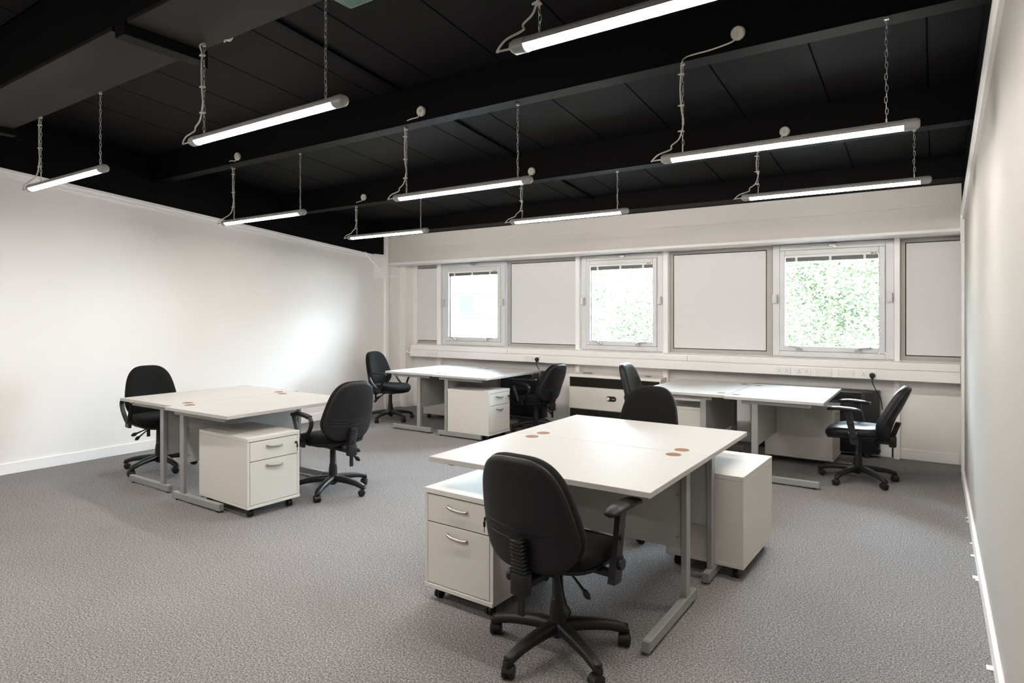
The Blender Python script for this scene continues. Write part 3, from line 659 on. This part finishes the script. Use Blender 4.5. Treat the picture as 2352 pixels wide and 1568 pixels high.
# ------------------------------------------------------------------ lamps
def lamp(x0, y, z, cxs, ztop, rose, lab, rlab):
    """x0 = cable end, 1.25 long; cxs = the two chain positions; rose = (x, z) or None"""
    Lh = 1.25
    t = thing('batten_lamp', lab, 'lamp', (x0, y, z), 0, 'lit battens hung on chains')
    def prof(sx, pts): return [Vector((sx, p[0], p[1])) for p in pts]
    top = [(-.027, .0), (-.024, .016), (-.012, .03), (.012, .03), (.024, .016), (.027, .0)]
    MB().loft([prof(.05, top), prof(Lh - .05, top)]).build('housing', M['endcap'], t, False)
    dif = [(.027, .0)] + [(.027 * cos(a), .001 - .019 * sin(a)) for a in [pi * k / 10 for k in range(1, 10)]] + [(-.027, .0)]
    MB().loft([prof(.065, dif), prof(Lh - .065, dif)]).build('diffuser', M['lamp'], t)
    full = [(-.029, .0), (-.026, .018), (-.012, .032), (.012, .032), (.026, .018), (.029, .0)] + [(.029 * cos(a), -.021 * sin(a)) for a in [pi * k / 8 for k in range(1, 8)]]
    for a, b in ((.065, .0), (Lh - .065, Lh)):
        c = a + (b - a) * .75
        MB().loft([prof(a, full), prof(c, full), prof(b - (b - a) * .04, [(p[0] * .85, p[1] * .7 + .004) for p in full]), prof(b, [(p[0] * .5, p[1] * .4 + .006) for p in full])]).build('end_cap', M['endcap'], t, ang=50)
    for cx in cxs:
        q = MB(); zz = .042; k = 0; xx = cx - x0
        q.tube([(xx, 0, .028), (xx, 0, .05)], .004, 6)
        while zz < ztop - z:
            wob = .002 * sin(k * 1.7)
            pts = []
            for j in range(10):
                a = 2 * pi * j / 10; u, v = .0058 * cos(a), .0165 * sin(a)
                pts.append((xx + wob + (u if k % 2 else 0), (0 if k % 2 else u), zz + .0165 + v))
            q.tube(pts, .0017, 5, closed=True, up=(0, 1, 0) if k % 2 else (1, 0, 0)); zz += .0275; k += 1
        q.box(xx - .01, xx + .01, -.008, .008, ztop - z - .012, ztop - z + .004)
        q.build('chain', M['zinc'], t, ang=60)
    # cable loops out of the cable end, up the first chain and over to the rose
    xx = cxs[0] - x0; H = ztop - z
    pts = [(.0, .0, .006), (-.045, -.01, .004), (-.05, -.022, .0), (-.01, -.026, .03), (.06, -.018, .052), (xx - .06, -.014, .075), (xx - .014, -.014, .11), (xx + .008, -.012, .2), (xx - .004, -.01, H * .5), (xx - .012, -.008, H * .72), (xx - .006, -.01, H - .05)]
    if rose:
        rx, rzz = rose[0] - x0, rose[1] - z; dy = rose[2] - y
        pts += [(xx, -.02, H - .01), (xx + .03, dy * .7, H + .025), (xx + (rx - xx) * .55, dy - .008, H + .028), (rx - .02, dy - .02, rzz - .04), (rx, dy - .03, rzz - .01)]
    else: pts += [(xx - .004, -.01, H - .005)]
    cb = MB().tube(spline(pts, 7), .0042, 7).build('cable', M['cable'], t)
    for f in (.28, .55, .88): MB().box(xx - .014, xx + .008, -.018, .006, H * f - .003, H * f + .003).box(xx - .024, xx - .012, -.014, -.008, H * f - .003, H * f + .003).build('cable_tie', M['cable'], cb, False)
    if rose:
        r = thing('ceiling_rose', rlab, 'rose', (rose[0], rose[2], rose[1]), 0, 'white round cable roses on the beams')
        MB().lathe([(.036, 0), (.038, -.008), (.036, -.02), (.030, -.026), (.006, -.027)], (0, 0, 0), 'Y', 24).build('rose_cover', M['rose'], r)
        MB().lathe([(.007, -.026), (.006, -.034)], (0, 0, 0), 'Y', 10).build('cable_grip', M['rose'], r)
lamp(-5.775, 1.960, 2.412, (-5.55, -4.60), 2.93, None, 'lamp closest to the long wall, hanging from the brown-bottomed beam', '')
lamp(-3.434, 1.925, 2.408, (-3.31, -2.315), 2.93, (-3.16, 2.965, 1.93 + .055), 'lamp hanging from the brown-bottomed beam, above the empty carpet', 'white rose peeping past the edge of the brown-bottomed beam')
lamp(-1.300, 1.940, 2.435, (-1.18, -.18), 2.93, None, 'biggest lamp in view, cut off by the top edge of the picture', '')
lamp(-5.835, 3.585, 2.346, (-5.643, -4.647), 2.873, (-5.40, 2.925, 3.476), 'middle-row lamp over the desk pair by the long wall', 'white rose above the middle-row lamp by the long wall')
lamp(-3.470, 3.550, 2.345, (-3.345, -2.33), 2.873, (-3.12, 2.94, 3.476), 'middle-row lamp at the centre of the room', 'white rose above the middle-row lamp at the room centre')
lamp(-1.304, 3.495, 2.339, (-1.18, -.19), 2.873, (-.87, 2.955, 3.476), 'middle-row lamp near the wall beside the camera', 'largest white rose, on the beam with a cable running along to it')
lamp(-5.808, 5.17, 2.359, (-5.665, -4.66), 2.728, (-5.46, 2.80, 5.096), 'smallest lamp, in the row by the windows, next to the black corner', 'white rose above the smallest lamp by the windows')
lamp(-3.490, 5.19, 2.362, (-3.355, -2.345), 2.728, (-3.18, 2.812, 5.096), 'lamp in the row by the windows, in front of the middle of the fascia', 'white rose partly behind the end of the room-centre lamp')
lamp(-1.264, 5.15, 2.366, (-1.14, -.115), 2.728, (-.935, 2.83, 5.096), 'lamp in the row by the windows, next to the corner boxing', 'white rose just above the lit middle-row lamp, beside the camera wall')

# unseen lamps of the same kind, added behind the camera as fill light
for yy, zz in ((.33, 2.47), (-1.30, 2.5)):
    for x0, wd in ((-5.78, 'long wall'), (-3.44, 'middle')):
        lamp(x0, yy, zz, (x0 + .12, x0 + 1.12), 3.2, None, 'added fill lamp out of view behind the camera, %s end of the %s row' % (wd, 'first' if yy > 0 else 'second'), '')

# exit sign hung under the boxed beam, small box at the beam end
es = thing('exit_sign', 'green hanging sign box whose bottom corner shows at the top edge', 'sign', (-1.64, 1.58, 2.6))
MB().box(-.18, .18, -.05, .05, 0, .18, .006, 2).build('sign_body', M['green'], es, False)
MB().box(-.182, .182, -.052, .052, .012, .022, .002).build('sign_rim', M['green'], es, False)
for xx in (-.12, .12): MB().tube([(xx, 0, .18), (xx, 0, .35)], .005, 8).build('hanger', M['black'], es)
jb = thing('junction_box', 'small pale box under the end of the brown-bottomed beam', 'box', (-6.49, 1.93, 2.86))
MB().box(-.06, .06, -.04, .04, -.075, 0, .004).build('box_body', M['cap_grey'], jb, False)
MB().box(-.07, .07, -.05, .05, 0, .012, .002).build('box_lid', M['endcap'], jb, False)
MB().tube([(0, 0, .01), (0, 0, .075)], .008, 8).build('stem', M['black'], jb)

# flecks of dried paint along the carpet edge by the wall
q = MB()
for yy, w in ((5.55, .012), (5.45, .01), (4.95, .01), (4.7, .016), (4.32, .022), (4.28, .012), (3.25, .02), (2.95, .03), (2.9, .02), (2.55, .02), (2.3, .03)):
    q.box(XR - .022 - w, XR - .018, yy - w, yy + w, 0, .006, .002)
f = q.build('paint_flecks', M['paint_fleck']); f['kind'] = 'stuff'; f['label'] = 'flecks of white paint along the carpet edge by the wall'; f['category'] = 'paint'

# ------------------------------------------------------------------ outside
struct('ground', MB().box(-60, 40, 7.9, 70, -3.6, -3.4), M['grass'], 'grey asphalt outside below the windows', 'ground')
bd = thing('pale_building', 'pale flat-fronted building outside, one window showing', 'building', (-24, 30, -3.4))
MB().box(-14, 10, 0, 8, 0, 14).build('facade', M['facade'], bd, False)
for zz in (6.08, 4.57, 1.6, 9.2): MB().box(-14, 10, -.04, 0, zz - .04, zz + .04).build('string_course', M['facade_joint'], bd, False)
for i, xx in enumerate((-9, -4.4, .05, 4.6)):
    for zz in (4.83, 1.8):
        wv = MB().box(xx, xx + .06, -.05, .02, zz, zz + 1.14).box(xx + 1.1, xx + 1.16, -.05, .02, zz, zz + 1.14).box(xx, xx + 1.16, -.05, .02, zz + 1.08, zz + 1.14).box(xx, xx + 1.16, -.05, .02, zz, zz + .06).build('facade_window', M['alu'], bd, False)
        MB().box(xx + .06, xx + 1.1, -.02, .0, zz + .06, zz + 1.08).build('facade_pane', M['facade_glass'], wv, False)
def tree(x, y, r, h, n, lab, seed):
    rnd = random.Random(seed)
    t = thing('leafy_tree', lab, 'tree', (x, y, -3.4), 0, 'leafy trees outside the windows')
    q = MB().tube([(0, 0, 0), (.05, .02, 1.5), (-.03, .05, 3.2), (.04, 0, h)], [.16, .13, .1, .03], 8)
    for k in range(7):
        a = 2.4 * k; z = 1.6 + k * .65
        q.tube([(0, 0, z), (cos(a) * r * .4, sin(a) * r * .4, z + .7), (cos(a) * r * .8, sin(a) * r * .8, z + 1.1)], [.05, .035, .012], 6)
    q.build('trunk', M['bark'], t)
    V, F = [], []
    clumps = [(rnd.uniform(-1, 1) * r * .8, rnd.uniform(-1, 1) * r * .8, rnd.uniform(1.2, h + .4)) for _ in range(46)]
    for i in range(n):
        cx, cy, cz = rnd.choice(clumps)
        p = Vector((cx + rnd.gauss(0, .42), cy + rnd.gauss(0, .42), cz + rnd.gauss(0, .36)))
        s = rnd.uniform(.03, .065)
        u = Vector((rnd.uniform(-1, 1), rnd.uniform(-1, 1), rnd.uniform(-.6, .6))).normalized(); w = u.orthogonal().normalized()
        w = Matrix.Rotation(rnd.uniform(0, 6.28), 3, u) @ w
        b = len(V); V += [p - u * s, p + w * s * .45, p + u * s, p - w * s * .45]; F.append((b, b + 1, b + 2, b + 3))
    me = bpy.data.meshes.new('foliage'); me.from_pydata(V, [], F); me.materials.append(M['leaf'])
    o = bpy.data.objects.new('foliage', me); C.objects.link(o); o.parent = t; o['kind'] = 'stuff'
tree(-7.3, 15.5, 2.3, 6.6, 34000, 'leafy tree filling the middle window', 1)
tree(-4.4, 18.0, 2.4, 7.0, 26000, 'leafy tree standing farther back between the two foliage windows', 2)
tree(-1.9, 15.5, 2.3, 6.4, 34000, 'leafy tree filling the window above the row of sockets', 3)
tree(1.2, 17.0, 2.4, 6.8, 22000, 'leafy tree beyond the corner end of the window strip', 4)
